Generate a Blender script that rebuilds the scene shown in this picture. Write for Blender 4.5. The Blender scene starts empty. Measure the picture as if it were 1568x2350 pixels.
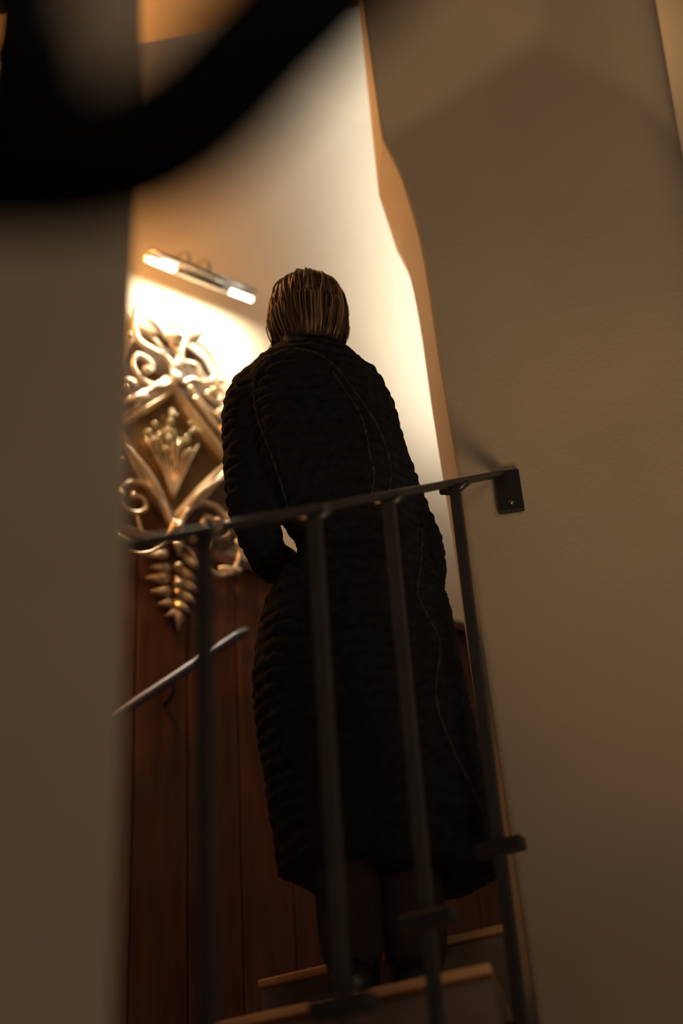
import bpy, bmesh, math, random
import numpy as np
from mathutils import Vector, Matrix, noise
from mathutils.bvhtree import BVHTree

scene = bpy.context.scene
COL = scene.collection
random.seed(7)

# ------------------------------------------------------------------ camera
F, CX, CY = 3264.0, 784.0, 1175.0          # 50 mm lens on a 24 x 36 mm frame, 1568 x 2350
CAM = np.array([0.0, 0.0, 1.55])
_u = np.array([430 - CX, -(-3800 - CY), -F]); _u /= np.linalg.norm(_u)
_f = np.array([0, 0, -1.0])
_y = _f - _u * (_f @ _u); _y /= np.linalg.norm(_y)
ROT = np.array([np.cross(_y, _u), _y, _u])
cam_data = bpy.data.cameras.new('camera')
cam = bpy.data.objects.new('camera', cam_data); COL.objects.link(cam)
cam.matrix_world = Matrix(np.block([[ROT, CAM[:, None]], [np.zeros((1, 3)), np.ones((1, 1))]]).tolist())
cam_data.sensor_fit = 'VERTICAL'; cam_data.sensor_height = 36.0; cam_data.sensor_width = 24.0
cam_data.lens = 50.0; cam_data.clip_start = 0.02
cam_data.dof.use_dof = True; cam_data.dof.focus_distance = 3.02; cam_data.dof.aperture_fstop = 1.5
scene.camera = cam

# ------------------------------------------------------------------ world, lights, exposure
wd = bpy.data.worlds.new('world'); scene.world = wd; wd.use_nodes = True
wd.node_tree.nodes['Background'].inputs[0].default_value = (0.032, 0.027, 0.026, 1)
wd.node_tree.nodes['Background'].inputs[1].default_value = 1.0
scene.view_settings.view_transform = 'Standard'; scene.view_settings.look = 'None'
scene.view_settings.exposure = 0.0; scene.view_settings.gamma = 1.0
scene.view_settings.use_curve_mapping = False

def light(name, kind, loc, power, color, target=None, **kw):
    d = bpy.data.lights.new(name, kind); d.energy = power; d.color = color
    for k, v in kw.items(): setattr(d, k, v)
    o = bpy.data.objects.new(name, d); COL.objects.link(o); o.location = loc
    if target is not None:
        o.rotation_euler = (Vector(target) - Vector(loc)).to_track_quat('-Z', 'Y').to_euler()
    return o
# added fill behind and right of the viewer; keeps rail shadows off the pier
light('hall_fill', 'AREA', (1.5, -1.2, 2.6), 16.5, (1.0, 0.70, 0.43), target=(0.4, 2.5, 3.2), shape='DISK', size=1.6)
# added unseen spot below the view; it brightens the vault over the pier
light('vault_fill', 'SPOT', (0.55, 0.75, 0.9), 185, (1.0, 0.70, 0.43), target=(0.62, 2.5, 4.75), spot_size=math.radians(50), spot_blend=1.0, shadow_soft_size=0.45)
# unseen light added behind the pier, made tall to wash the cream plaster
light('stair_wash_fill', 'AREA', (0.70, 3.975, 5.98), 12.5, (1.0, 0.93, 0.80), target=(0.388, 4.405, 6.05), shape='RECTANGLE', size=0.12, size_y=2.6)
# warm fill added beyond the pier, for the orange strip beside it
light('far_fill', 'POINT', (2.0, 4.5, 7.4), 4.5, (1.0, 0.52, 0.18), shadow_soft_size=0.2)
# unseen warm fill added left of the view; it turns the stair wall orange
light('landing_fill', 'POINT', (-.98, 2.88, 5.05), 50, (1.0, 0.43, 0.11), shadow_soft_size=0.25)

# ------------------------------------------------------------------ helpers
def ray(px, py): return ROT @ np.array([px - CX, -(py - CY), -F]) / F
def at_y(px, py, Y): d = ray(px, py); return CAM + d * (Y / d[1])
def at_depth(px, py, D): return CAM + ray(px, py) * D

def obj(name, me, mat=None, parent=None, smooth=True):
    o = bpy.data.objects.new(name, me); COL.objects.link(o)
    if mat is not None and len(me.materials) == 0: me.materials.append(mat)
    if parent is not None: o.parent = parent
    if smooth:
        for p in me.polygons: p.use_smooth = True
    return o
def mesh(name, v, f):
    me = bpy.data.meshes.new(name); me.from_pydata([tuple(map(float, p)) for p in v], [], f); me.update(); return me
def tag(o, label, cat=None, group=None, kind=None):
    o['label'] = label
    if cat: o['category'] = cat
    if group: o['group'] = group
    if kind: o['kind'] = kind
    return o
def empty(name, loc=(0, 0, 0)):
    o = bpy.data.objects.new(name, None); COL.objects.link(o); o.location = loc; o.empty_display_size = .1; return o
def part_at(o, root):
    """keep world placement of o while root (an empty moved to the base) is its parent"""
    o.parent = root; o.matrix_parent_inverse = Matrix.Translation(root.location).inverted(); return o

def box_vf(c, ax, sz):
    c = np.array(c, float); ax = [np.array(a, float) for a in ax]
    v = [c + ax[0] * sx * sz[0] / 2 + ax[1] * sy * sz[1] / 2 + ax[2] * sz_ * sz[2] / 2
         for sx in (-1, 1) for sy in (-1, 1) for sz_ in (-1, 1)]
    f = [(0, 1, 3, 2), (4, 6, 7, 5), (0, 4, 5, 1), (2, 3, 7, 6), (0, 2, 6, 4), (1, 5, 7, 3)]
    return v, f
def bevelled(name, v, f, width=0.003, seg=2):
    bm = bmesh.new(); vs = [bm.verts.new(tuple(map(float, p))) for p in v]
    for q in f: bm.faces.new([vs[i] for i in q])
    bmesh.ops.recalc_face_normals(bm, faces=bm.faces)
    if width: bmesh.ops.bevel(bm, geom=list(bm.edges), offset=width, segments=seg, affect='EDGES', profile=.5)
    me = bpy.data.meshes.new(name); bm.to_mesh(me); bm.free(); return me
XYZ = ((1, 0, 0), (0, 1, 0), (0, 0, 1))
def box(name, c, sz, mat, parent=None, ax=XYZ, bev=.003):
    v, f = box_vf(c, ax, sz); return obj(name, bevelled(name, v, f, bev), mat, parent, smooth=False)
def smooth_path(P, n):
    P = [np.array(p, float) for p in P]; Q = [2 * P[0] - P[1]] + P + [2 * P[-1] - P[-2]]
    out = []; m = len(P) - 1
    for i in range(n + 1):
        t = i / n * m; k = min(int(t), m - 1); t -= k
        a, b, c, d = Q[k:k + 4]
        out.append(.5 * ((2 * b) + (-a + c) * t + (2 * a - 5 * b + 4 * c - d) * t * t + (-a + 3 * b - 3 * c + d) * t ** 3))
    return out
def tube_vf(P, R, sides=8, flat=1.0, nrm=None, off=0):
    """round tube along P with radius R(t); nrm: fixed section axis (flattened by flat along it)"""
    V = []; Fc = []; n = len(P)
    for i, p in enumerate(P):
        t = P[min(i + 1, n - 1)] - P[max(i - 1, 0)]; t = t / (np.linalg.norm(t) + 1e-12)
        a = np.array(nrm if nrm is not None else (0, 0, 1.0), float)
        if abs(a @ t) > .95 and nrm is None: a = np.array([1.0, 0, 0])
        b = np.cross(t, a); b /= np.linalg.norm(b) + 1e-12; a2 = np.cross(b, t)
        r = R(i / (n - 1)) if callable(R) else R
        for k in range(sides):
            an = 2 * math.pi * k / sides
            V.append(p + b * math.cos(an) * r + a2 * math.sin(an) * r * flat)
    for i in range(n - 1):
        for k in range(sides):
            k2 = (k + 1) % sides
            Fc.append((off + i * sides + k, off + i * sides + k2, off + (i + 1) * sides + k2, off + (i + 1) * sides + k))
    Fc.append(tuple(off + k for k in reversed(range(sides))))
    Fc.append(tuple(off + (n - 1) * sides + k for k in range(sides)))
    return V, Fc

# materials
def mat(name, col, rough=.6, metal=0., var=.0, vscale=6., bump=0., bscale=60., sheen=0., spec=.5, stretch=(1, 1, 1), col2=None, coat=0.):
    m = bpy.data.materials.new(name); m.use_nodes = True
    nt = m.node_tree; b = nt.nodes['Principled BSDF']
    b.inputs['Base Color'].default_value = (*col, 1); b.inputs['Roughness'].default_value = rough
    b.inputs['Metallic'].default_value = metal; b.inputs['Specular IOR Level'].default_value = spec
    if sheen:
        b.inputs['Sheen Weight'].default_value = sheen; b.inputs['Sheen Roughness'].default_value = .5
    if coat: b.inputs['Coat Weight'].default_value = coat
    tc = nt.nodes.new('ShaderNodeTexCoord'); mp = nt.nodes.new('ShaderNodeMapping'); mp.inputs['Scale'].default_value = stretch
    nt.links.new(tc.outputs['Object'], mp.inputs['Vector'])
    if var or col2:
        n = nt.nodes.new('ShaderNodeTexNoise'); n.inputs['Scale'].default_value = vscale; n.inputs['Detail'].default_value = 5
        nt.links.new(mp.outputs[0], n.inputs['Vector'])
        r = nt.nodes.new('ShaderNodeValToRGB'); r.color_ramp.elements[0].position = .3; r.color_ramp.elements[1].position = .7
        c2 = col2 or tuple(c * (1 + var) for c in col); c1 = col if col2 else tuple(c * (1 - var) for c in col)
        r.color_ramp.elements[0].color = (*c1, 1); r.color_ramp.elements[1].color = (*c2, 1)
        nt.links.new(n.outputs['Fac'], r.inputs['Fac']); nt.links.new(r.outputs['Color'], b.inputs['Base Color'])
    if bump:
        n = nt.nodes.new('ShaderNodeTexNoise'); n.inputs['Scale'].default_value = bscale; n.inputs['Detail'].default_value = 6
        nt.links.new(mp.outputs[0], n.inputs['Vector'])
        bp = nt.nodes.new('ShaderNodeBump'); bp.inputs['Strength'].default_value = bump; bp.inputs['Distance'].default_value = .004
        nt.links.new(n.outputs['Fac'], bp.inputs['Height']); nt.links.new(bp.outputs['Normal'], b.inputs['Normal'])
    return m
def emit(name, col, s):
    m = bpy.data.materials.new(name); m.use_nodes = True; nt = m.node_tree; b = nt.nodes['Principled BSDF']
    b.inputs['Base Color'].default_value = (*col, 1)
    b.inputs['Emission Color'].default_value = (*col, 1); b.inputs['Emission Strength'].default_value = s
    return m
M = {
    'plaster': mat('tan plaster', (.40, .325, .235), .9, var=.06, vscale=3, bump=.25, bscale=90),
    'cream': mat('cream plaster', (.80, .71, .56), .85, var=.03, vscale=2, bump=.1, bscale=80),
    'reveal': mat('jamb half tone', (.50, .47, .44), .9, var=.05, vscale=4, bump=.1, bscale=80),
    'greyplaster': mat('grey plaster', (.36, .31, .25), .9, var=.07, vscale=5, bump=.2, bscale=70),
    'wood': mat('dark red wood', (.15, .064, .033), .45, var=.35, vscale=5, stretch=(6, 6, .7), bump=.1, bscale=30),
    'tread': mat('worn oak', (.30, .16, .07), .35, var=.3, vscale=5, stretch=(3, 3, 8), bump=.1, bscale=50),
    'riser': mat('grey stone riser', (.15, .115, .09), .5, var=.35, vscale=9, bump=.1, bscale=40),
    'nosing': mat('polished oak highlight', (.62, .36, .17), .3, var=.1, vscale=9),  # paler than the treads: the nosing's highlight is put into the colour
    'floor': mat('brown floor', (.12, .08, .05), .5, var=.2, vscale=4),
    'iron': mat('black painted steel', (.018, .016, .016), .38, var=.15, vscale=20, bump=.05, bscale=150),
    'post': mat('dark bronze steel', (.030, .027, .026), .42, metal=.0, var=.15, vscale=20),
    'blackiron': mat('matt black wrought iron', (.004, .004, .005), .8, spec=.15, var=.2, vscale=20),
    'screw': mat('steel screw', (.25, .23, .2), .35, metal=1),
    'gilt': mat('gold leaf', (.82, .68, .48), .24, metal=.5, var=.22, vscale=25, bump=.25, bscale=60),
    'giltlit': mat('lit gold leaf', (.84, .76, .62), .26, metal=.45, var=.2, vscale=25, bump=.2, bscale=60),  # whitening by the picture light is put into this paler colour
    'glass': mat('tarnished mirror', (.33, .21, .09), .22, metal=.8, var=.3, vscale=14),
    'backing': mat('dark brown sheet', (.10, .050, .022), .6, var=.3, vscale=12),
    'bead': mat('pale green glass drop', (.62, .62, .42), .12, var=.15, vscale=30, coat=.5),
    'chrome': mat('brushed metal', (.70, .66, .60), .25, metal=1),
    'tube': emit('lit lamp tube', (1, .90, .74), 9.0),
    'rail2': mat('polished grey steel', (.26, .25, .28), .3, metal=.9),
    'coat': mat('black boucle wool', (.0095, .0098, .0120), .95, sheen=.02, spec=.12, var=.35, vscale=60, bump=.8, bscale=220),
    'seam': mat('brown black piping', (.034, .029, .027), .95, spec=.1, var=.4, vscale=60, bump=.8, bscale=220),
    'skin': mat('skin', (.50, .29, .20), .55, var=.06, vscale=12),
    'trouser': mat('dark brown trouser cloth', (.022, .013, .010), .9, var=.25, vscale=40, bump=.3, bscale=200),
    'boot': mat('black leather', (.010, .009, .009), .4, bump=.2, bscale=80),
}

# ------------------------------------------------------------------ the setting
AZW = math.radians(54)                                  # stair wall runs away to the right
W = np.array([math.sin(AZW), math.cos(AZW), 0]); WN = np.array([W[1], -W[0], 0]); UP = np.array([0, 0, 1.])
P0 = np.array([-0.541, 3.731, 4.249])                   # centre of the gilded mirror on that wall
def wall_pt(u, v, n=0.): return P0 + W * u + UP * v + WN * n
AZB = math.radians(97.5)                                # the front wall with the opening
B = np.array([math.sin(AZB), math.cos(AZB), 0]); BN = np.array([B[1], -B[0], 0])   # BN faces the viewer
E0 = np.array([0.385, 2.56, 0])
def front_pt(x, z, out=0.):
    t = (x - E0[0]) / B[0]; return E0 + B * t + UP * z + BN * out
if BN[1] > 0: BN = -BN

floor = box('floor', (0, 2.5, -.05), (9, 11, .1), M['floor'], bev=0); tag(floor, 'brown floor of the lower hall', kind='structure')

# cream stair wall: vertical to the crease, leaning in above it like a vault
rows = [(-4.249, 0.), (-.36, 0), (2.12, 0), (2.16, .012), (3.0, .22), (4.2, .75), (5.2, 1.6)]
us = [-2.6, -1.5, -.5, .5, 1.5, 2.5, 3.5, 5.0]
V = []; Fc = []
for v, n in rows:
    for u in us: V.append(wall_pt(u, v, n))
    for u in us: V.append(wall_pt(u, v, n - .25))
k = len(us)
for i in range(len(rows) - 1):
    for j in range(k - 1):
        a = i * 2 * k + j; b = a + 2 * k
        Fc.append((a, a + 1, b + 1, b)); Fc.append((a + k, b + k, b + k + 1, a + k + 1))
    for j, s in ((0, 1), (k - 1, 0)):
        a = i * 2 * k + j; b = a + 2 * k; Fc.append((a, b, b + k, a + k) if s else (a, a + k, b + k, b))
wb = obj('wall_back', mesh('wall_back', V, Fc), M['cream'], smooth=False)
tag(wb, 'cream plastered stair wall lit from the right, curving into a vault', kind='structure')

# dark wainscot of separate boards under a cap rail
dado = empty('trim_1', tuple(wall_pt(0, -2.2, 0))); tag(dado, 'dark red wooden wainscot boards along the stair wall', kind='structure')
bw = .17
board_me = None
for i in range(24):
    u = -1.9 + i * bw
    if board_me is None:
        v, f = box_vf((0, 0, 0), (W, WN, UP), (bw - .004, .022, 1.84)); board_me = bevelled('panel', v, f, .004, 1)
    o = obj('panel', board_me, M['wood'], None, smooth=False); o.location = Vector(wall_pt(u, -1.29, .0105)); part_at(o, dado)
o = box('cap_rail', wall_pt(.06, -.355, .02), (4.08, .045, .035), M['wood'], None, ax=(W, WN, UP)); part_at(o, dado)

# front wall: pier on the right of the opening, vault springing above, lintel on the left
jamb = [(0., .282), (2.142, .279), (3.288, .262), (3.50, .255), (3.673, .250), (3.863, .247), (3.95, .244), (4.038, .239), (4.11, .232),
        (4.178, .223), (4.25, .213), (4.31, .200), (4.36, .187), (4.40, .176), (4.45, .1755), (4.70, .175), (4.95, .174), (5.2, .172), (5.6, .170), (6.2, .166)]
def xj(z):
    for (z0, a), (z1, b) in zip(jamb, jamb[1:]):
        if z <= z1: return a + (b - a) * (z - z0) / (z1 - z0)
    return jamb[-1][1]
def bulge(x, z):
    dl = (z - (4.686 + .645 * (x - .619))) / math.hypot(1, .645)
    dr = (z - (4.686 - 1.22 * (x - .619))) / math.hypot(1, 1.22)
    s = .012
    sm = lambda a, b: .5 * (a + b + math.sqrt((a - b) ** 2 + s * s))
    return sm(0, sm(dl * .75, dr * .70)) - .5 * s
zs = []
for z in sorted([j[0] for j in jamb] + list(np.linspace(3.95, 5.3, 46)) + list(np.linspace(0, 3.95, 12))):
    if not zs or z - zs[-1] > .008: zs.append(float(z))
NX = 44; V = []; Fc = []
XE = .937; RR = .17
for z in zs:
    x0 = xj(z); row = []
    row.append(front_pt(x0 - .02, z, -.42)); row.append(front_pt(x0 - .038, z, -.20)); row.append(front_pt(x0 - .0015, z, -.006 + bulge(x0, z)))
    for i in range(NX + 1):
        t = i / NX; x = x0 + .002 + (XE - RR - x0 - .002) * t
        row.append(front_pt(x, z, bulge(x, z)))
    for i in range(1, 13):
        a = i / 12 * math.pi / 2; x = XE - RR + RR * math.sin(a)
        row.append(front_pt(x, z, bulge(x, z) - RR * (1 - math.cos(a))))
    row.append(front_pt(XE, z, -.42)); V += row
nr = len(row)
for i in range(len(zs) - 1):
    for j in range(nr):
        j2 = (j + 1) % nr; Fc.append((i * nr + j, i * nr + j2, (i + 1) * nr + j2, (i + 1) * nr + j))
Fc.append(tuple(reversed(range(nr)))); Fc.append(tuple((len(zs) - 1) * nr + j for j in range(nr)))
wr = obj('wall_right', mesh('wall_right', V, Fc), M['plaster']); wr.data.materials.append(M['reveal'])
for p in wr.data.polygons:
    j = p.vertices[0] % nr
    if j in (0, 1): p.material_index = 1                # bright wall's doubled edge imitated by a greyer colour on the reveal
    if j in (0, 1, nr - 1) or len(p.vertices) > 4: p.use_smooth = False
tag(wr, 'tan plaster pier with curved jamb and vault springing beside the stair opening', kind='structure')
lv, lf = box_vf(front_pt(-1.15, 5.88, -.11), (B, BN, UP), (2.62, .20, 1.30))
lin = obj('wall_left', bevelled('wall_left', lv, lf, .004), M['plaster'], smooth=False)
tag(lin, 'tan plaster lintel spanning the head of the stair opening', kind='structure')

# near pier at the left, out of focus
pv, pf = box_vf((-.2755, 1.080, 2.6), ((.975, .222, 0), (-.222, .975, 0), (0, 0, 1)), (.150, .20, 5.2))
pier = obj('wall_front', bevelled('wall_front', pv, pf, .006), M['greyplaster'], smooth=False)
tag(pier, 'grey brown plaster pier very near at the left edge, out of focus', kind='structure')

# ------------------------------------------------------------------ stairs and railing
AZS = math.radians(28.5)
S = np.array([math.sin(AZS), math.cos(AZS), 0]); RT = np.array([math.cos(AZS), -math.sin(AZS), 0])
Q3 = np.array([.083, 2.058, 0])
def st(s, o, z): return Q3 + S * s + RT * o + UP * z
O0 = -.62
stairs = empty('staircase', tuple(st(-1.6, -.28, 0)))
tag(stairs, 'straight stone staircase with oak treads rising to the right', 'staircase')
RUN, RISE, S1, Z1 = .33, .16, .17, 2.15
for i in range(-7, 1):
    s0 = S1 + RUN * i; z = Z1 + RISE * i; O1 = .015 if i == 0 else -.10
    if i == 0: continue
    r = box('riser', st(s0 + .19, (O0 + O1) / 2, z - .03 - .30), (O1 - O0, .32, .60), M['riser'], None, ax=(RT, S, UP), bev=0); part_at(r, stairs)
    t = box('tread', st(s0 + .178, (O0 + O1) / 2, z - .016), (O1 - O0, .344, .030), M['tread'], None, ax=(RT, S, UP), bev=.003); part_at(t, stairs)
    n = box('nosing', st(s0, (O0 + O1) / 2, z - .007), (O1 - O0, .014, .015), M['nosing'], None, ax=(RT, S, UP), bev=.004); part_at(n, stairs)
def prism(name, poly, z0, z1, m):
    n = len(poly); v = [p + UP * z0 for p in poly] + [p + UP * z1 for p in poly]
    f = [tuple(reversed(range(n))), tuple(range(n, 2 * n))] + [(i, (i + 1) % n, n + (i + 1) % n, n + i) for i in range(n)]
    return obj(name, mesh(name, v, f), m, None, smooth=False)
# the highest step narrows towards the jamb
tp = lambda a, b_: [st(S1 + a, O0, 0), st(S1 + a, .015 - .35 * a, 0), st(S1 + b_, .015 - .35 * b_, 0), st(S1 + b_, O0, 0)]
part_at(prism('riser', tp(.02, .33), Z1 - .63, Z1 - .0155, M['riser']), stairs)
part_at(prism('tread', tp(.007, .33), Z1 - .015, Z1 - .0005, M['tread']), stairs)
o = box('nosing', st(S1, (O0 + .015) / 2, Z1 - .007), (.015 - O0, .014, .015), M['nosing'], None, ax=(RT, S, UP), bev=.004); part_at(o, stairs)
# landing reached by the top riser
land = empty('floor', tuple(st(1.1, -.35, 2.2))); land.name = 'floor_landing'
tag(land, 'upper landing floor edged with an oak nosing coloured as if lit', kind='structure')
s0 = S1 + RUN; z = Z1 + RISE
LO1 = -.095
poly = [st(s0 + .006, O0, 0), st(s0 + .006, LO1, 0), np.array([.225, 2.62, 0]), np.array([.225, 3.0, 0]), np.array([1.4, 3.0, 0]), np.array([1.4, 5.0, 0]), st(1.45, O0, 0)]
part_at(prism('slab', poly, z - .60, z - .0155, M['riser']), land)
part_at(prism('boards', poly, z - .015, z - .0005, M['tread']), land)
n = box('nosing', st(s0, (O0 + LO1) / 2, z - .007), (LO1 - O0, .014, .015), M['nosing'], None, ax=(RT, S, UP), bev=.004); part_at(n, land)

rail = empty('stair_railing', tuple(st(0, 0, 1.99)))
tag(rail, 'black steel railing with flat posts and collars in front of the dark coat', 'railing')
SL = .65; RZ = 2.889 + .3 * 0                      # rail height over post at s = 0
def rz(s): return 2.179 + .745 + SL * s
sd = S + UP * SL; sd /= np.linalg.norm(sd); sup = np.cross(RT, sd); sup = sup if sup[2] > 0 else -sup
a, b = st(-1.35, 0, rz(-1.35)), st(.556, 0, rz(.556))
o = box('handrail', (a + b) / 2, (.026, np.linalg.norm(b - a), .013), M['iron'], None, ax=(RT, sd, sup), bev=.003); part_at(o, rail)
def tread_z(s): return Z1 + RISE * math.floor((s - S1) / RUN)
post_s = [-.86, -.555, -.262, .0, .298]
for s in post_s:
    zb = tread_z(s) - (.30 if s > S1 else .12); zt = rz(s) - .006
    o = box('post', st(s, 0, (zb + zt) / 2), (.022, .012, zt - zb), M['post'], None, ax=(RT, S, UP), bev=.002); part_at(o, rail)
    zc = 2.179 + SL * s
    o = box('collar', st(s, 0, zc), (.088, .03, .023), M['iron'], None, ax=(RT, S, UP), bev=.004); part_at(o, rail)
    o = box('side_bracket', st(s, -.0165 if s > S1 else -.055, tread_z(s) - .07), (.012 if s > S1 else .088, .03, .02), M['iron'], None, ax=(RT, S, UP), bev=.002); part_at(o, rail)
    v, f = tube_vf([st(s, -.03, rz(s) - .008), st(s, -.012, rz(s) - .016), st(s, .012, rz(s) - .016), st(s, .03, rz(s) - .008)], .0075, 6)
    part_at(obj('weld', mesh('weld', v, f), M['iron']), rail)
e = front_pt(.364, 3.244, .008)
o = box('wall_plate', e, (.056, .012, .106), M['iron'], None, ax=(B, BN, UP), bev=.003); part_at(o, rail)
c = front_pt(.366, 3.212, .016)
v, f = tube_vf([c - BN * .004, c, c + BN * .003], lambda t: .008 * (1 - .4 * t), 12, nrm=(0, 0, 1.)); part_at(obj('screw', mesh('screw', v, f), M['screw']), rail)

# second handrail on the wainscot
r2 = empty('wall_handrail', tuple(wall_pt(.0, -.9, 0)))
tag(r2, 'thin polished grey handrail rising on the dark wainscot below the gilded mirror', 'handrail')
pth = [wall_pt(-.9, -1.60, .075), wall_pt(-.3, -1.075, .075), wall_pt(.19, -.645, .075), wall_pt(.225, -.615, .07), wall_pt(.238, -.60, .04)]
v, f = tube_vf([pth[0], pth[1], (pth[1] + pth[2]) / 2, pth[2], pth[3], pth[4]], .015, 10)
part_at(obj('rail_bar', mesh('rail_bar', v, f), M['rail2']), r2)
for u in (-.62, -.02):
    q = wall_pt(u, -1.075 + (u + .3) * .877, .075)
    v, f = tube_vf([q, q - UP * .045, q - UP * .06 - WN * .03, q - UP * .06 - WN * .054], .008, 8)
    part_at(obj('bracket', mesh('bracket', v, f), M['rail2']), r2)

# ------------------------------------------------------------------ gilded mirror
gm = empty('gilded_mirror', tuple(wall_pt(0, -.64, 0)))
tag(gm, 'gilded baroque lozenge mirror with carved scrolls and leaves on the stair wall', 'mirror')
def wp(p, n=.03): return wall_pt(p[0], p[1], n)
def stroke(name, pts, r0, r1, n=.035, seg=28, m='gilt', flat=.8):
    P = smooth_path([wp(p[:2], p[2] if len(p) > 2 else n) for p in pts], seg)
    v, f = tube_vf(P, lambda t: r0 + (r1 - r0) * t, 8, flat, WN)
    return part_at(obj(name, mesh(name, v, f), M[m]), gm)
def curl(name, pts, r0, r1, m='gilt', n=.035):
    part_ = stroke(name, pts, r0, r1, n, 40, m)
    e = pts[-1]; c = wp(e[:2], n + .006); bv, bf = ball(c, r1 * 1.7)
    k = part_at(obj('bead', mesh('bead', bv, bf), M[m]), gm); return part_
def ball(c, r, nu=10, nv=7, ax=None, sc=(1, 1, 1)):
    V = []; Fc = []
    for i in range(nv + 1):
        th = math.pi * i / nv
        for j in range(nu):
            ph = 2 * math.pi * j / nu
            d = np.array([math.sin(th) * math.cos(ph) * sc[0], math.sin(th) * math.sin(ph) * sc[1], math.cos(th) * sc[2]])
            if ax is not None: d = ax[0] * d[0] + ax[1] * d[1] + ax[2] * d[2]
            V.append(np.array(c) + d * r)
    for i in range(nv):
        for j in range(nu):
            j2 = (j + 1) % nu; Fc.append((i * nu + j, (i + 1) * nu + j, (i + 1) * nu + j2, i * nu + j2))
    return V, Fc
def leaf(a, b, w, bend=0., n0=.02, n1=.045, m='gilt', name='leaf'):
    a = np.array(a, float); b = np.array(b, float); d = b - a; L = np.linalg.norm(d); d /= L; pr = np.array([-d[1], d[0]])
    V = []; Fc = []; N = 12; K = 8
    for i in range(N + 1):
        t = i / N; c2 = a + d * L * t + pr * bend * math.sin(math.pi * t)
        wd_ = w * (math.sin(math.pi * min(1, .10 + .90 * t ** .8)) ** .8) + .001
        nn = n0 + (n1 - n0) * math.sin(math.pi * t * .75)
        for k in range(K):
            an = 2 * math.pi * k / K; q = c2 + pr * wd_ * math.cos(an)
            V.append(wp(q, nn + .40 * wd_ * math.sin(an)))
    for i in range(N):
        for k in range(K):
            k2 = (k + 1) % K; Fc.append((i * K + k, i * K + k2, (i + 1) * K + k2, (i + 1) * K + k))
    Fc.append(tuple(reversed(range(K)))); Fc.append(tuple(N * K + k for k in range(K)))
    return part_at(obj(name, mesh(name, V, Fc), M[m]), gm)
# glass and four ridged bars of the lozenge
T_, R_, B_, L_ = (0, .27), (.213, .038), (.005, -.258), (-.215, .038)
v = [wp(p, .006) for p in (T_, R_, B_, L_)] + [wp(p, .012) for p in (T_, R_, B_, L_)]
part_at(obj('mirror_glass', mesh('mirror_glass', v, [(0, 1, 2, 3), (7, 6, 5, 4), (0, 4, 5, 1), (1, 5, 6, 2), (2, 6, 7, 3), (3, 7, 4, 0)]), M['glass'], smooth=False), gm)
for p, q in ((T_, R_), (R_, B_), (B_, L_), (L_, T_)):
    p = np.array(p); q = np.array(q); d = q - p; L = np.linalg.norm(d); d = d / L; pr = np.array([-d[1], d[0]])
    V = []
    for t, w_ in ((-.01, .012), (.15, .019), (.5, .023), (.85, .019), (1.01, .012)):
        c = p + d * L * t
        V += [wp(c + pr * w_, .0), wp(c + pr * w_, .018), wp(c + pr * w_ * .35, .036), wp(c - pr * w_ * .1, .030), wp(c - pr * w_ * .45, .036), wp(c - pr * w_, .018), wp(c - pr * w_, .0)]
    Fc = [(i * 7 + k, i * 7 + (k + 1) % 7, (i + 1) * 7 + (k + 1) % 7, (i + 1) * 7 + k) for i in range(4) for k in range(7)]
    Fc += [tuple(reversed(range(7))), tuple(28 + k for k in range(7))]
    part_at(obj('frame_bar', mesh('frame_bar', V, Fc), M['gilt'], smooth=False), gm)
# flat dark brown sheet behind the scrolls, added for contrast
bk = [(-.05, .50), (.05, .50), (.13, .46), (.165, .38), (.19, .28), (.245, .20), (.25, .06), (.22, -.03), (.25, -.12), (.24, -.26), (.17, -.33), (.11, -.40), (.09, -.48), (.04, -.57), (.005, -.60)]
bk = bk + [(-u, v_) for u, v_ in reversed(bk[:-1])]
nb = len(bk); v = [wp(p, .0008) for p in bk] + [wp(p, .005) for p in bk]
part_at(obj('dark_sheet', mesh('dark_sheet', v, [tuple(reversed(range(nb))), tuple(range(nb, 2 * nb))] + [(i, (i + 1) % nb, nb + (i + 1) % nb, nb + i) for i in range(nb)]), M['backing'], smooth=False), gm)
# crest: fan of lobes
for i, an in enumerate((168, 143, 120, 98, 77, 54, 30)):
    a = math.radians(an); L = (.15, .17, .185, .195, .185, .165, .145)[i]
    leaf((.005 * i - .02, .475), (-.005 + L * math.cos(a), .475 + L * math.sin(a)), .024, n1=.06, m='giltlit', name='plume_lobe')
bv, bf = ball(wp((-.005, .465), .055), .026); part_at(obj('bead', mesh('bead', bv, bf), M['giltlit']), gm)
curl('scroll', [(-.150, .555), (-.160, .48), (-.145, .41), (-.09, .388), (-.04, .378), (-.008, .335), (-.02, .275), (-.07, .238), (-.13, .25), (-.163, .30), (-.14, .345), (-.10, .338), (-.085, .305), (-.11, .29)], .015, .009, 'giltlit')
stroke('scroll', [(-.135, .53), (-.08, .525), (-.03, .49), (-.005, .45)], .009, .006, m='giltlit')
stroke('scroll', [(-.135, .46), (-.085, .44), (-.05, .405), (-.04, .375)], .008, .006)
stroke('scroll', [(-.02, .46), (.0, .42), (.035, .385), (.05, .35)], .010, .007)
curl('scroll', [(.0, .345), (.015, .39), (.02, .45), (.055, .495), (.105, .49), (.145, .445), (.155, .385), (.135, .345), (.10, .35), (.085, .385), (.06, .392), (.035, .375)], .016, .008, 'giltlit')
leaf((.0, .475), (.125, .47), .02, .02, m='giltlit')
leaf((.0, .35), (-.01, .25), .022, n1=.055, m='giltlit')
curl('scroll', [(.03, .29), (.06, .32), (.10, .325), (.145, .335), (.175, .31), (.17, .275), (.14, .265), (.12, .285), (.14, .30)], .012, .008)
stroke('scroll', [(.05, .285), (.10, .235), (.16, .20), (.215, .185)], .011, .008)
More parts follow.
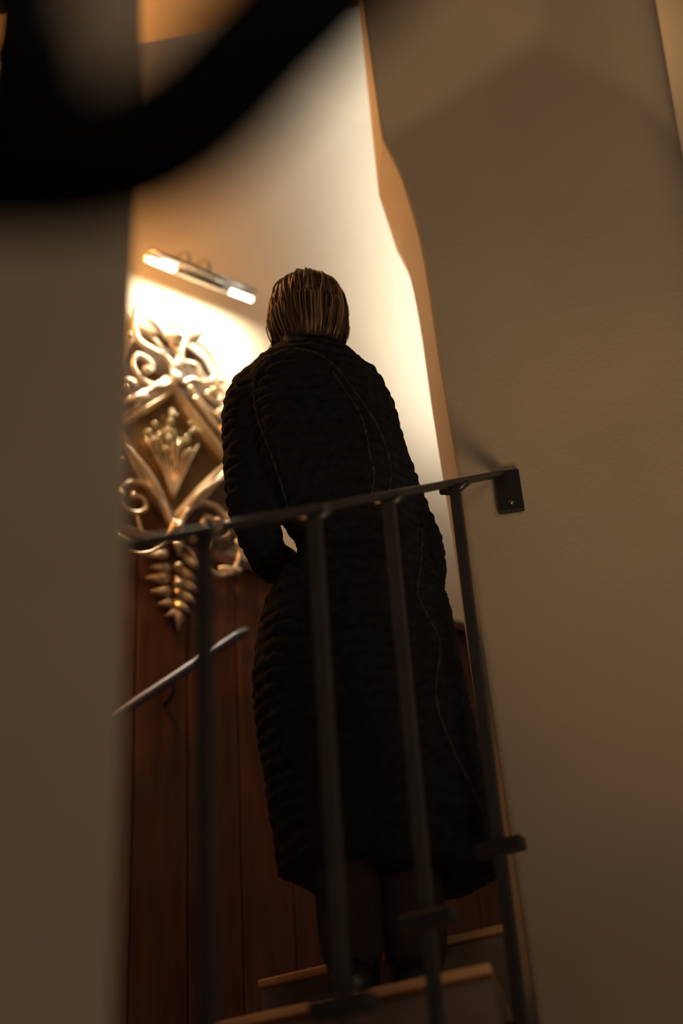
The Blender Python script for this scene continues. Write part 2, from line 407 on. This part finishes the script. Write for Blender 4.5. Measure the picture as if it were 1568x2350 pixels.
stroke('scroll', [(.07, .25), (.13, .185), (.20, .11), (.225, .06)], .010, .007)
curl('scroll', [(.245, .05), (.235, .12), (.25, .19), (.235, .235), (.20, .23), (.195, .205)], .012, .008)
leaf((.15, .20), (.215, .255), .018); leaf((.17, .17), (.25, .17), .016); leaf((.2, .1), (.26, .11), .014)
leaf((-.08, .235), (-.2, .12), .016, .01); leaf((-.12, .235), (-.225, .20), .016)
curl('scroll', [(-.03, .29), (-.09, .22), (-.17, .15), (-.225, .14), (-.24, .19), (-.2, .21), (-.19, .185)], .012, .008)
for u, v_, r in ((.165, .345, .013), (.185, .235, .014), (-.185, .40, .012), (.20, -.125, .013), (-.2, -.11, .012)):
    bv, bf = ball(wp((u, v_), .05), r); part_at(obj('bead', mesh('bead', bv, bf), M['giltlit']), gm)
# lower volutes, leaf sprays, swags and pendant, left and right
for s in (-1, 1):
    curl('scroll', [(s * .015, -.285), (s * .045, -.215), (s * .095, -.168), (s * .155, -.17), (s * .195, -.215), (s * .185, -.265), (s * .135, -.278), (s * .10, -.25), (s * .115, -.215), (s * .15, -.222)], .012, .007)
    stroke('scroll', [(s * .225, .02), (s * .205, -.05), (s * .215, -.11), (s * .2, -.15)], .011, .008)
    leaf((s * .02, -.24), (s * .19, -.035), .012, s * .012, n0=.03, n1=.05)
    for a, L, w_ in ((35, .075, .013), (10, .095, .014), (-14, .105, .015), (-36, .115, .016), (-60, .10, .015), (-85, .075, .014)):
        an = math.radians(a); leaf((s * .19, -.19), (s * (.19 + L * math.cos(an)), -.19 + L * math.sin(an)), w_)
    stroke('scroll', [(s * .005, -.275), (s * .03, -.345), (s * .085, -.41), (s * .15, -.43), (s * .20, -.395), (s * .225, -.33), (s * .215, -.28)], .011, .007, n=.05)
    leaf((s * .15, -.40), (s * .232, -.385), .016, -s * .012, n0=.04, n1=.06)
    stroke('scroll', [(s * .01, -.36), (s * .06, -.37), (s * .11, -.345), (s * .13, -.29)], .009, .006)
    leaf((s * .02, -.37), (s * .105, -.43), .016, -s * .016, n0=.03, n1=.055)
    for v_, w_, dw in ((-.435, .088, .017), (-.475, .100, .018), (-.518, .082, .017), (-.556, .058, .015), (-.59, .034, .012)):
        leaf((s * .006, v_ + .02), (s * w_, v_ - .025), dw, -s * .014)
leaf((0, -.32), (.005, -.40), .022, n1=.06); leaf((.005, -.56), (.012, -.655), .014)
for v_ in (-.30, -.36, -.44, -.50):
    bv, bf = ball(wp((.004, v_), .052), .015); part_at(obj('bead', mesh('bead', bv, bf), M['giltlit']), gm)
# beads and stems modelled in place of a reflection in the mirror
rs = random.Random(3)
for i in range(34):
    a = rs.uniform(0, 6.28); r = rs.uniform(0, 1) ** .6
    u = -.02 + .10 * r * math.cos(a); v_ = .085 + .105 * r * math.sin(a)
    if abs(u) / .175 + abs(v_ - .005) / .215 > 1: continue
    bv, bf = ball(wp((u, v_), .03 + rs.uniform(0, .02)), rs.uniform(.007, .013), 8, 6); part_at(obj('reflection', mesh('reflection', bv, bf), M['bead']), gm)
for i in range(9):
    a = -.10 + .024 * i; stroke('reflection_stem', [(.0, -.17), (a * .4, -.07), (a, .03 + .02 * (i % 3))], .005, .003, n=.022, seg=8)

# picture light over the mirror
pl = empty('picture_light', tuple(wall_pt(.05, .80, 0)))
tag(pl, 'slim metal picture light glowing above the gilded mirror', 'lamp')
c = wall_pt(.035, .684, .15)
lampax = (W, WN, UP)
Vt = []; K = 9
for u in (-.205, .205):
    for rad in (.030, .026):
        for k in range(K):
            an = math.radians(-12 + 205 * k / (K - 1))
            Vt.append(c + W * u + WN * math.cos(an) * rad + UP * math.sin(an) * rad)
Fc = []
for k in range(K - 1):
    Fc += [(k, k + 1, 2 * K + k + 1, 2 * K + k), (K + k, 3 * K + k, 3 * K + k + 1, K + k + 1), (k, K + k, K + k + 1, k + 1), (2 * K + k, 2 * K + k + 1, 3 * K + k + 1, 3 * K + k)]
Fc += [(0, 2 * K, 3 * K, K), (K - 1, 2 * K - 1, 4 * K - 1, 3 * K - 1)]
part_at(obj('shade', mesh('shade', Vt, Fc), M['chrome']), pl)
v, f = tube_vf([c + W * u - UP * .014 for u in (-.10, -.05, 0, .05, .11)], .015, 12); part_at(obj('centre_bar', mesh('centre_bar', v, f), M['chrome']), pl)
for u0, u1 in ((-.203, -.105), (.115, .203)):
    v, f = tube_vf([c + W * (u0 + (u1 - u0) * k / 4) - UP * .016 for k in range(5)], .0095, 12); part_at(obj('bulb', mesh('bulb', v, f), M['tube']), pl)
for u in (-.045, .035):
    q = c + W * u + UP * .03
    v, f = tube_vf(smooth_path([q, q + UP * .05 - WN * .005, q + UP * .10 - WN * .05, q + UP * .11 - WN * .13, q + UP * .10 - WN * .148], 16), .007, 8)
    part_at(obj('arm', mesh('arm', v, f), M['chrome']), pl)
    bv, bf = ball(q + UP * .112 - WN * .10, .014); part_at(obj('knob', mesh('knob', bv, bf), M['chrome']), pl)
d = bpy.data.lights.new('picture_light_glow', 'AREA'); d.shape = 'RECTANGLE'; d.size = .38; d.size_y = .02; d.energy = 7; d.color = (1, .86, .62)
lo = bpy.data.objects.new('picture_light_glow', d); COL.objects.link(lo)
zax = Vector(UP * .88 + WN * .48).normalized(); xax = Vector(W); yax = zax.cross(xax).normalized()
lo.matrix_world = Matrix.Translation(Vector(c - UP * .03 - WN * .004)) @ Matrix((xax, yax, zax)).transposed().to_4x4()

# ------------------------------------------------------------------ person
YP = 2.5
def pp(px, py, dy=0.): return at_y(px, py, YP + dy)
def capsule(bm, p0, r0, p1, r1, n=14):
    p0 = np.array(p0, float); p1 = np.array(p1, float); t = p1 - p0; L = np.linalg.norm(t) + 1e-9; t /= L
    P = []; Rr = []
    for k in range(5): a = math.pi / 2 * (1 - k / 5); P.append(p0 - t * r0 * math.sin(a)); Rr.append(max(r0 * math.cos(a), 1e-4))
    for k in range(5): P.append(p0 + t * L * k / 4); Rr.append(r0 + (r1 - r0) * k / 4)
    for k in range(1, 6): a = math.pi / 2 * k / 5; P.append(p1 + t * r1 * math.sin(a)); Rr.append(max(r1 * math.cos(a), 1e-4))
    it = iter(Rr); V, Fc = tube_vf(P, lambda q: next(it), n)
    vs = [bm.verts.new(tuple(p)) for p in V]
    for f_ in Fc: bm.faces.new([vs[i] for i in f_])
def ellipsoid(bm, c, r, rot=None):
    m = Matrix.Translation(Vector(c)) @ (rot.to_4x4() if rot else Matrix.Identity(4)) @ Matrix.Diagonal((*r, 1))
    bmesh.ops.create_uvsphere(bm, u_segments=24, v_segments=16, radius=1, matrix=m)
def remesh(bm, voxel, it=2):
    bmesh.ops.recalc_face_normals(bm, faces=bm.faces)
    me = bpy.data.meshes.new('tmp'); bm.to_mesh(me); bm.free()
    o = bpy.data.objects.new('tmp', me); COL.objects.link(o)
    md = o.modifiers.new('r', 'REMESH'); md.mode = 'VOXEL'; md.voxel_size = voxel
    dg = bpy.context.evaluated_depsgraph_get(); dg.update()
    out = bpy.data.meshes.new_from_object(o.evaluated_get(dg))
    bpy.data.objects.remove(o); b = bmesh.new(); b.from_mesh(out)
    for _ in range(it): bmesh.ops.smooth_vert(b, verts=b.verts, factor=.5, use_axis_x=True, use_axis_y=True, use_axis_z=True)
    b.to_mesh(out); b.free(); out.update(); return out

head = pp(711, 757, .02)
TREAD = 2.15
neck = pp(716, 812, .015); hipc = pp(815, 1400, .0)
shL, shR = pp(600, 915), pp(826, 930)
elL, elR = pp(600, 1236, .0), pp(952, 1270, .025)
haL, haR = pp(650, 1300, .21), pp(944, 1402, .18)
fwd = np.array([.12, .99, 0]); side = np.array([.99, -.12, 0])
ftL = np.array([-.035, 2.47, TREAD]); ftR = np.array([.075, 2.50, TREAD])
bm = bmesh.new()
ellipsoid(bm, head + UP * .01, (.072, .088, .108)); ellipsoid(bm, head + fwd * .03 - UP * .05, (.055, .062, .06))
capsule(bm, head + fwd * .088 + UP * .015, .009, head + fwd * .106 - UP * .02, .013)         # nose
ellipsoid(bm, head + fwd * .086 - UP * .055, (.022, .010, .007)); ellipsoid(bm, head + fwd * .083 - UP * .067, (.018, .010, .007))
for s in (-1, 1):
    ellipsoid(bm, head + side * s * .072 - UP * .005, (.010, .018, .030)); ellipsoid(bm, head + side * s * .032 + fwd * .078 + UP * .012, (.014, .010, .010))
capsule(bm, head - UP * .04, .050, neck - UP * .06, .056)
capsule(bm, neck - UP * .14, .09, pp(838, 1270), .085); capsule(bm, pp(838, 1270), .085, hipc, .105); capsule(bm, shL * .8 + shR * .2, .055, shL * .2 + shR * .8, .055)
for sh, el, ha, fs in ((shL, elL, haL, 1), (shR, elR, haR, -1)):
    capsule(bm, sh, .040, el, .030); capsule(bm, el, .030, ha, .024)
    d = (ha - el) / np.linalg.norm(ha - el); q = np.cross(d, UP); q /= np.linalg.norm(q); up2 = np.cross(q, d)
    palm = ha + d * .05; capsule(bm, ha, .025, palm + d * .02, .030)
    for k in range(4):
        b0 = ha + d * .075 + q * (k - 1.5) * .019; L = (.060, .072, .068, .052)[k]
        b1 = b0 + d * L * .5 - up2 * .006; b2 = b1 + d * L * .35 - up2 * .022; b3 = b2 + d * L * .15 - up2 * .02
        capsule(bm, b0, .0088, b1, .0082, 8); capsule(bm, b1, .0082, b2, .0076, 8); capsule(bm, b2, .0076, b3, .007, 8)
    tq = q * fs; b0 = ha + d * .02 + tq * .022; b1 = b0 + d * .035 + tq * .022 - up2 * .008; b2 = b1 + d * .032 + tq * .004 - up2 * .01
    capsule(bm, b0, .0115, b1, .010, 8); capsule(bm, b1, .010, b2, .0085, 8)
for s, ft in ((-1, ftL), (1, ftR)):
    hp = hipc + side * s * .075 - UP * .05; kn = np.array([ft[0] * .75 + hp[0] * .25, ft[1] + .02, TREAD + .46])
    capsule(bm, hp, .078, kn, .050); capsule(bm, kn, .050, ft + UP * .10, .034); capsule(bm, ft + UP * .055 - fwd * .02, .032, ft + UP * .04 + fwd * .12, .028)
body = obj('person', remesh(bm, .005, 2), M['skin'])
tag(body, 'person seen from behind in a long black coat with bobbed brown hair', 'person')

# coat: body tube plus sleeves fused into one garment, with soft ribs across
prof = [(792, 668, 772, .055, .01), (806, 652, 784, .062, .01), (822, 628, 802, .078, .005), (842, 596, 832, .095, 0), (866, 570, 857, .108, 0), (900, 556, 878, .120, 0), (960, 560, 892, .130, 0),
        (1030, 572, 918, .138, 0), (1100, 584, 935, .140, 0), (1180, 640, 958, .135, 0), (1230, 676, 970, .132, 0), (1268, 688, 980, .130, 0), (1300, 676, 992, .130, 0), (1335, 645, 1008, .130, .0), (1400, 604, 1036, .130, .0),
        (1480, 586, 1052, .130, .0), (1560, 577, 1070, .130, .0), (1640, 581, 1090, .130, .0), (1740, 594, 1110, .130, .0), (1840, 606, 1128, .130, .0), (1940, 622, 1146, .128, .0), (2000, 632, 1158, .126, .0), (2014, 634, 1160, .126, .0)]
bm = bmesh.new(); rings = []
cols = np.array(prof); tt = np.linspace(0, len(prof) - 1, 70)
for t in tt:
    k = min(int(t), len(prof) - 2); fr = t - k; fr = fr
    py, l, r, hd, dy = cols[k] * (1 - fr) + cols[k + 1] * fr
    A_, C_ = pp(l, py, dy), pp(r, py, dy); c = (A_ + C_) / 2; hw = (C_[0] - A_[0]) / 2; ring = []
    for i in range(48):
        an = 2 * math.pi * i / 48; ca, sa = math.cos(an), math.sin(an)
        ring.append(bm.verts.new((c[0] + hw * math.copysign(abs(ca) ** .9, ca), c[1] + hd * math.copysign(abs(sa) ** .9, sa), A_[2] * (1 - (ca + 1) / 2) + C_[2] * (ca + 1) / 2)))
    rings.append(ring)
for a, b in zip(rings, rings[1:]):
    for i in range(48): bm.faces.new((a[i], a[(i + 1) % 48], b[(i + 1) % 48], b[i]))
bm.faces.new(list(reversed(rings[0]))); bm.faces.new(rings[-1])
def sleeve(P, R):
    Q = smooth_path(P, 30); it = iter(np.interp(np.linspace(0, 1, 31), np.linspace(0, 1, len(R)), R))
    V, Fc = tube_vf(Q, lambda q: next(it), 20, nrm=(0, 1, .001)); vs = [bm.verts.new(tuple(p)) for p in V]
    for f_ in Fc: bm.faces.new([vs[i] for i in f_])
sleeve([pp(640, 880), pp(582, 925), pp(573, 1060, -.01), pp(580, 1160, -.01), pp(601, 1240, .0), pp(622, 1285, .08), pp(650, 1300, .20)], [.07, .066, .056, .054, .046, .042, .044])
sleeve([pp(800, 880), pp(836, 938), pp(876, 1060, -.01), pp(922, 1175, -.01), pp(962, 1270, .02), pp(965, 1350, .08), pp(945, 1400, .17)], [.07, .066, .060, .058, .054, .050, .046])
cm = remesh(bm, .0065, 4)
b = bmesh.new(); b.from_mesh(cm); b.normal_update()
for v in b.verts:
    co = v.co.copy(); n = v.normal.copy()
    ph = co.z + .012 * noise.noise(co * 9) + .10 * (co.x - .0) * (1 if co.z > 2.95 else .3)
    rib = abs(math.sin(math.pi * ph / .030)) ** .8
    v.co = co + n * (.0045 * rib - .003 + .004 * noise.noise(co * 60))
    fold = .008 * math.sin(co.x * 46 + 3 * noise.noise(co * 3)) * max(0, min(1, (3.0 - co.z) / .5))
    v.co += n * fold
b.to_mesh(cm); b.free(); cm.update()
coat = obj('coat', cm, M['coat'], body); coat['label'] = 'long black ribbed boucle coat'
bvh = BVHTree.FromPolygons([v.co.copy() for v in cm.vertices], [tuple(p.vertices) for p in cm.polygons])
def piping(pts, name='coat_seam'):
    P = []
    for p in smooth_path([np.array(p, float) for p in pts], 60):
        r = Vector(ray(*p)).normalized(); h = bvh.ray_cast(Vector(CAM), r)
        if h[0] is not None: P.append(np.array(h[0]) + np.array(h[1]) * .0006)
    P = [sum(P[max(0, i - 1):i + 2]) / len(P[max(0, i - 1):i + 2]) for i in range(len(P))]
    v, f = tube_vf(P, lambda t: .0030 + .0012 * math.sin(t * 130) + .0006 * math.sin(t * 61), 7)
    o = obj(name, mesh(name, v, f), M['seam'], coat); return o
piping([(628, 812), (604, 836), (586, 862), (583, 905), (590, 955), (610, 1010), (634, 1075), (655, 1140), (664, 1195)])
piping([(640, 806), (680, 801), (730, 812), (770, 842), (815, 900), (856, 960), (880, 1010), (895, 1070), (892, 1130), (872, 1180)])
piping([(760, 850), (812, 925), (835, 975), (848, 1040), (858, 1090), (850, 1150)])
piping([(968, 1200), (966, 1290), (958, 1360), (985, 1420), (1010, 1480), (1000, 1600), (1040, 1720), (1085, 1810), (1110, 1880)])

# trousers and boots under the hem
for s, ft in ((-1, ftL), (1, ftR)):
    hp = hipc + side * s * .07 - UP * .25; bm = bmesh.new(); kn = np.array([ft[0] * .8 + hp[0] * .2, ft[1] + .02, TREAD + .46])
    capsule(bm, hp, .085, kn, .068); capsule(bm, kn, .068, ft + UP * .12, .058)
    o = obj('trouser_leg', remesh(bm, .008, 2), M['trouser'], body)
    bm = bmesh.new(); capsule(bm, ft + UP * .15, .046, ft + UP * .06, .046); capsule(bm, ft + UP * .045 - fwd * .03, .042, ft + UP * .038 + fwd * .12, .036)
    v, f = box_vf(ft + UP * .008 + fwd * .045, (side, fwd, UP), (.075, .24, .016)); vs = [bm.verts.new(tuple(p)) for p in v]; [bm.faces.new([vs[i] for i in q]) for q in f]
    me = remesh(bm, .006, 1); zmin = min(v.co.z for v in me.vertices)
    for v in me.vertices: v.co.z = max(v.co.z, TREAD + .0005)
    obj('boot', me, M['boot'], body)

# hair: cap under many swept strands cut to a bob
hm = bpy.data.materials.new('brown hair'); hm.use_nodes = True
nt = hm.node_tree; pb = nt.nodes['Principled BSDF']; at = nt.nodes.new('ShaderNodeAttribute'); at.attribute_name = 'tone'
rp = nt.nodes.new('ShaderNodeValToRGB'); rp.color_ramp.elements[0].color = (.022, .012, .007, 1); rp.color_ramp.elements[1].color = (.36, .21, .115, 1)
e_ = rp.color_ramp.elements.new(.55); e_.color = (.075, .038, .020, 1)
nt.links.new(at.outputs['Fac'], rp.inputs['Fac']); nt.links.new(rp.outputs['Color'], pb.inputs['Base Color']); pb.inputs['Roughness'].default_value = .5
hr = random.Random(5)
crown = head + UP * .03; ax_, ay_, az_ = .086, .104, .104
bm = bmesh.new(); ellipsoid(bm, head + UP * .022 - fwd * .012, (.079, .094, .105)); capsule(bm, head - fwd * .03, .074, head - fwd * .028 - UP * .07, .066)
cap = remesh(bm, .008, 2); ca_ = cap.attributes.new('tone', 'FLOAT', 'POINT')
for v in cap.vertices: ca_.data[v.index].value = .1
hair = obj('hair', cap, hm, body); hair['label'] = 'chin length brown hair with lighter streaks'
V = []; Fc = []; tone = []
for i in range(760):
    ph = hr.uniform(0, 2 * math.pi)
    dirv = np.array([math.cos(ph), math.sin(ph)])
    if dirv[1] > .72 and hr.random() < .93: continue
    lay = hr.gauss(1.01, .035); endz = head[2] - .070 - .02 * hr.random(); tn = min(1, max(0, hr.gauss(.50, .26)))
    if dirv[0] < -.5: tn = min(1, tn + .12)  # left strands lighter: rim light from the picture light put into tone
    sw = hr.gauss(0, .45); P = []
    th0 = hr.uniform(.05, .55)
    for k in range(13):
        t = k / 12
        if t < .72:
            th = th0 + (1.75 - th0) * t / .72; a = ph + sw * (1 - t) * .6
            p = crown - fwd * .010 + np.array([ax_ * math.sin(th) * math.cos(a), ay_ * math.sin(th) * math.sin(a), az_ * math.cos(th)]) * lay
            last = p
        else:
            q = (t - .72) / .28; p = last + np.array([-dirv[0] * .030 * q * q + .004 * math.sin(i), -dirv[1] * .030 * q * q, (endz - last[2]) * q])
        P.append(p)
    v, f = tube_vf(P, lambda t: .0024 * (1 - .6 * t ** 3), 4, off=len(V)); V += v; Fc += f; tone += [tn] * len(v)
# loose flick on the left
for i in range(16):
    b0 = head + np.array([-.080, -.01 + .02 * hr.random(), .0 - .02 * hr.random()]); P = []
    for k in range(8):
        t = k / 7; P.append(b0 + np.array([-.030 * t * t - .006 * hr.random(), .012 * t, -.085 * t + .02 * t * t]))
    v, f = tube_vf(smooth_path(P, 9), .0014, 4, off=len(V)); V += v; Fc += f; tone += [hr.uniform(.5, .9)] * len(v)
hme = mesh('hair_strands', V, Fc); ha_ = hme.attributes.new('tone', 'FLOAT', 'POINT'); ha_.data.foreach_set('value', tone)
hs = obj('hair_strands', hme, hm, hair); hs['kind'] = 'stuff'

# ------------------------------------------------------------------ near wrought iron bracket, far out of focus
ib = empty('iron_bracket', tuple(at_depth(-400, 390, .46)))
tag(ib, 'matt black wrought iron scroll bracket close to the lens at the upper left', 'bracket')
pix = [(965, -300, .47), (865, -172, .46), (765, -64, .455), (668, 34, .45), (580, 126, .45), (500, 212, .45), (405, 290, .45), (300, 345, .45), (155, 375, .455), (0, 385, .47), (-200, 390, .50), (-420, 385, .55)]
P = smooth_path([at_depth(*q) for q in pix], 60)
v, f = tube_vf(P, lambda t: .0235, 16); part_at(obj('arm', mesh('arm', v, f), M['blackiron']), ib)
P = smooth_path([at_depth(*q) for q in [(60, 150, .45), (45, 60, .45), (30, -60, .45), (-40, -250, .45), (-250, -300, .46), (-420, -100, .50), (-420, 385, .55)]], 50)
v, f = tube_vf(P, lambda t: .017, 14); part_at(obj('scroll', mesh('scroll', v, f), M['blackiron']), ib)
bv, bf = ball(at_depth(55, 140, .45), .021, 18, 12); part_at(obj('finial', mesh('finial', bv, bf), M['blackiron']), ib)
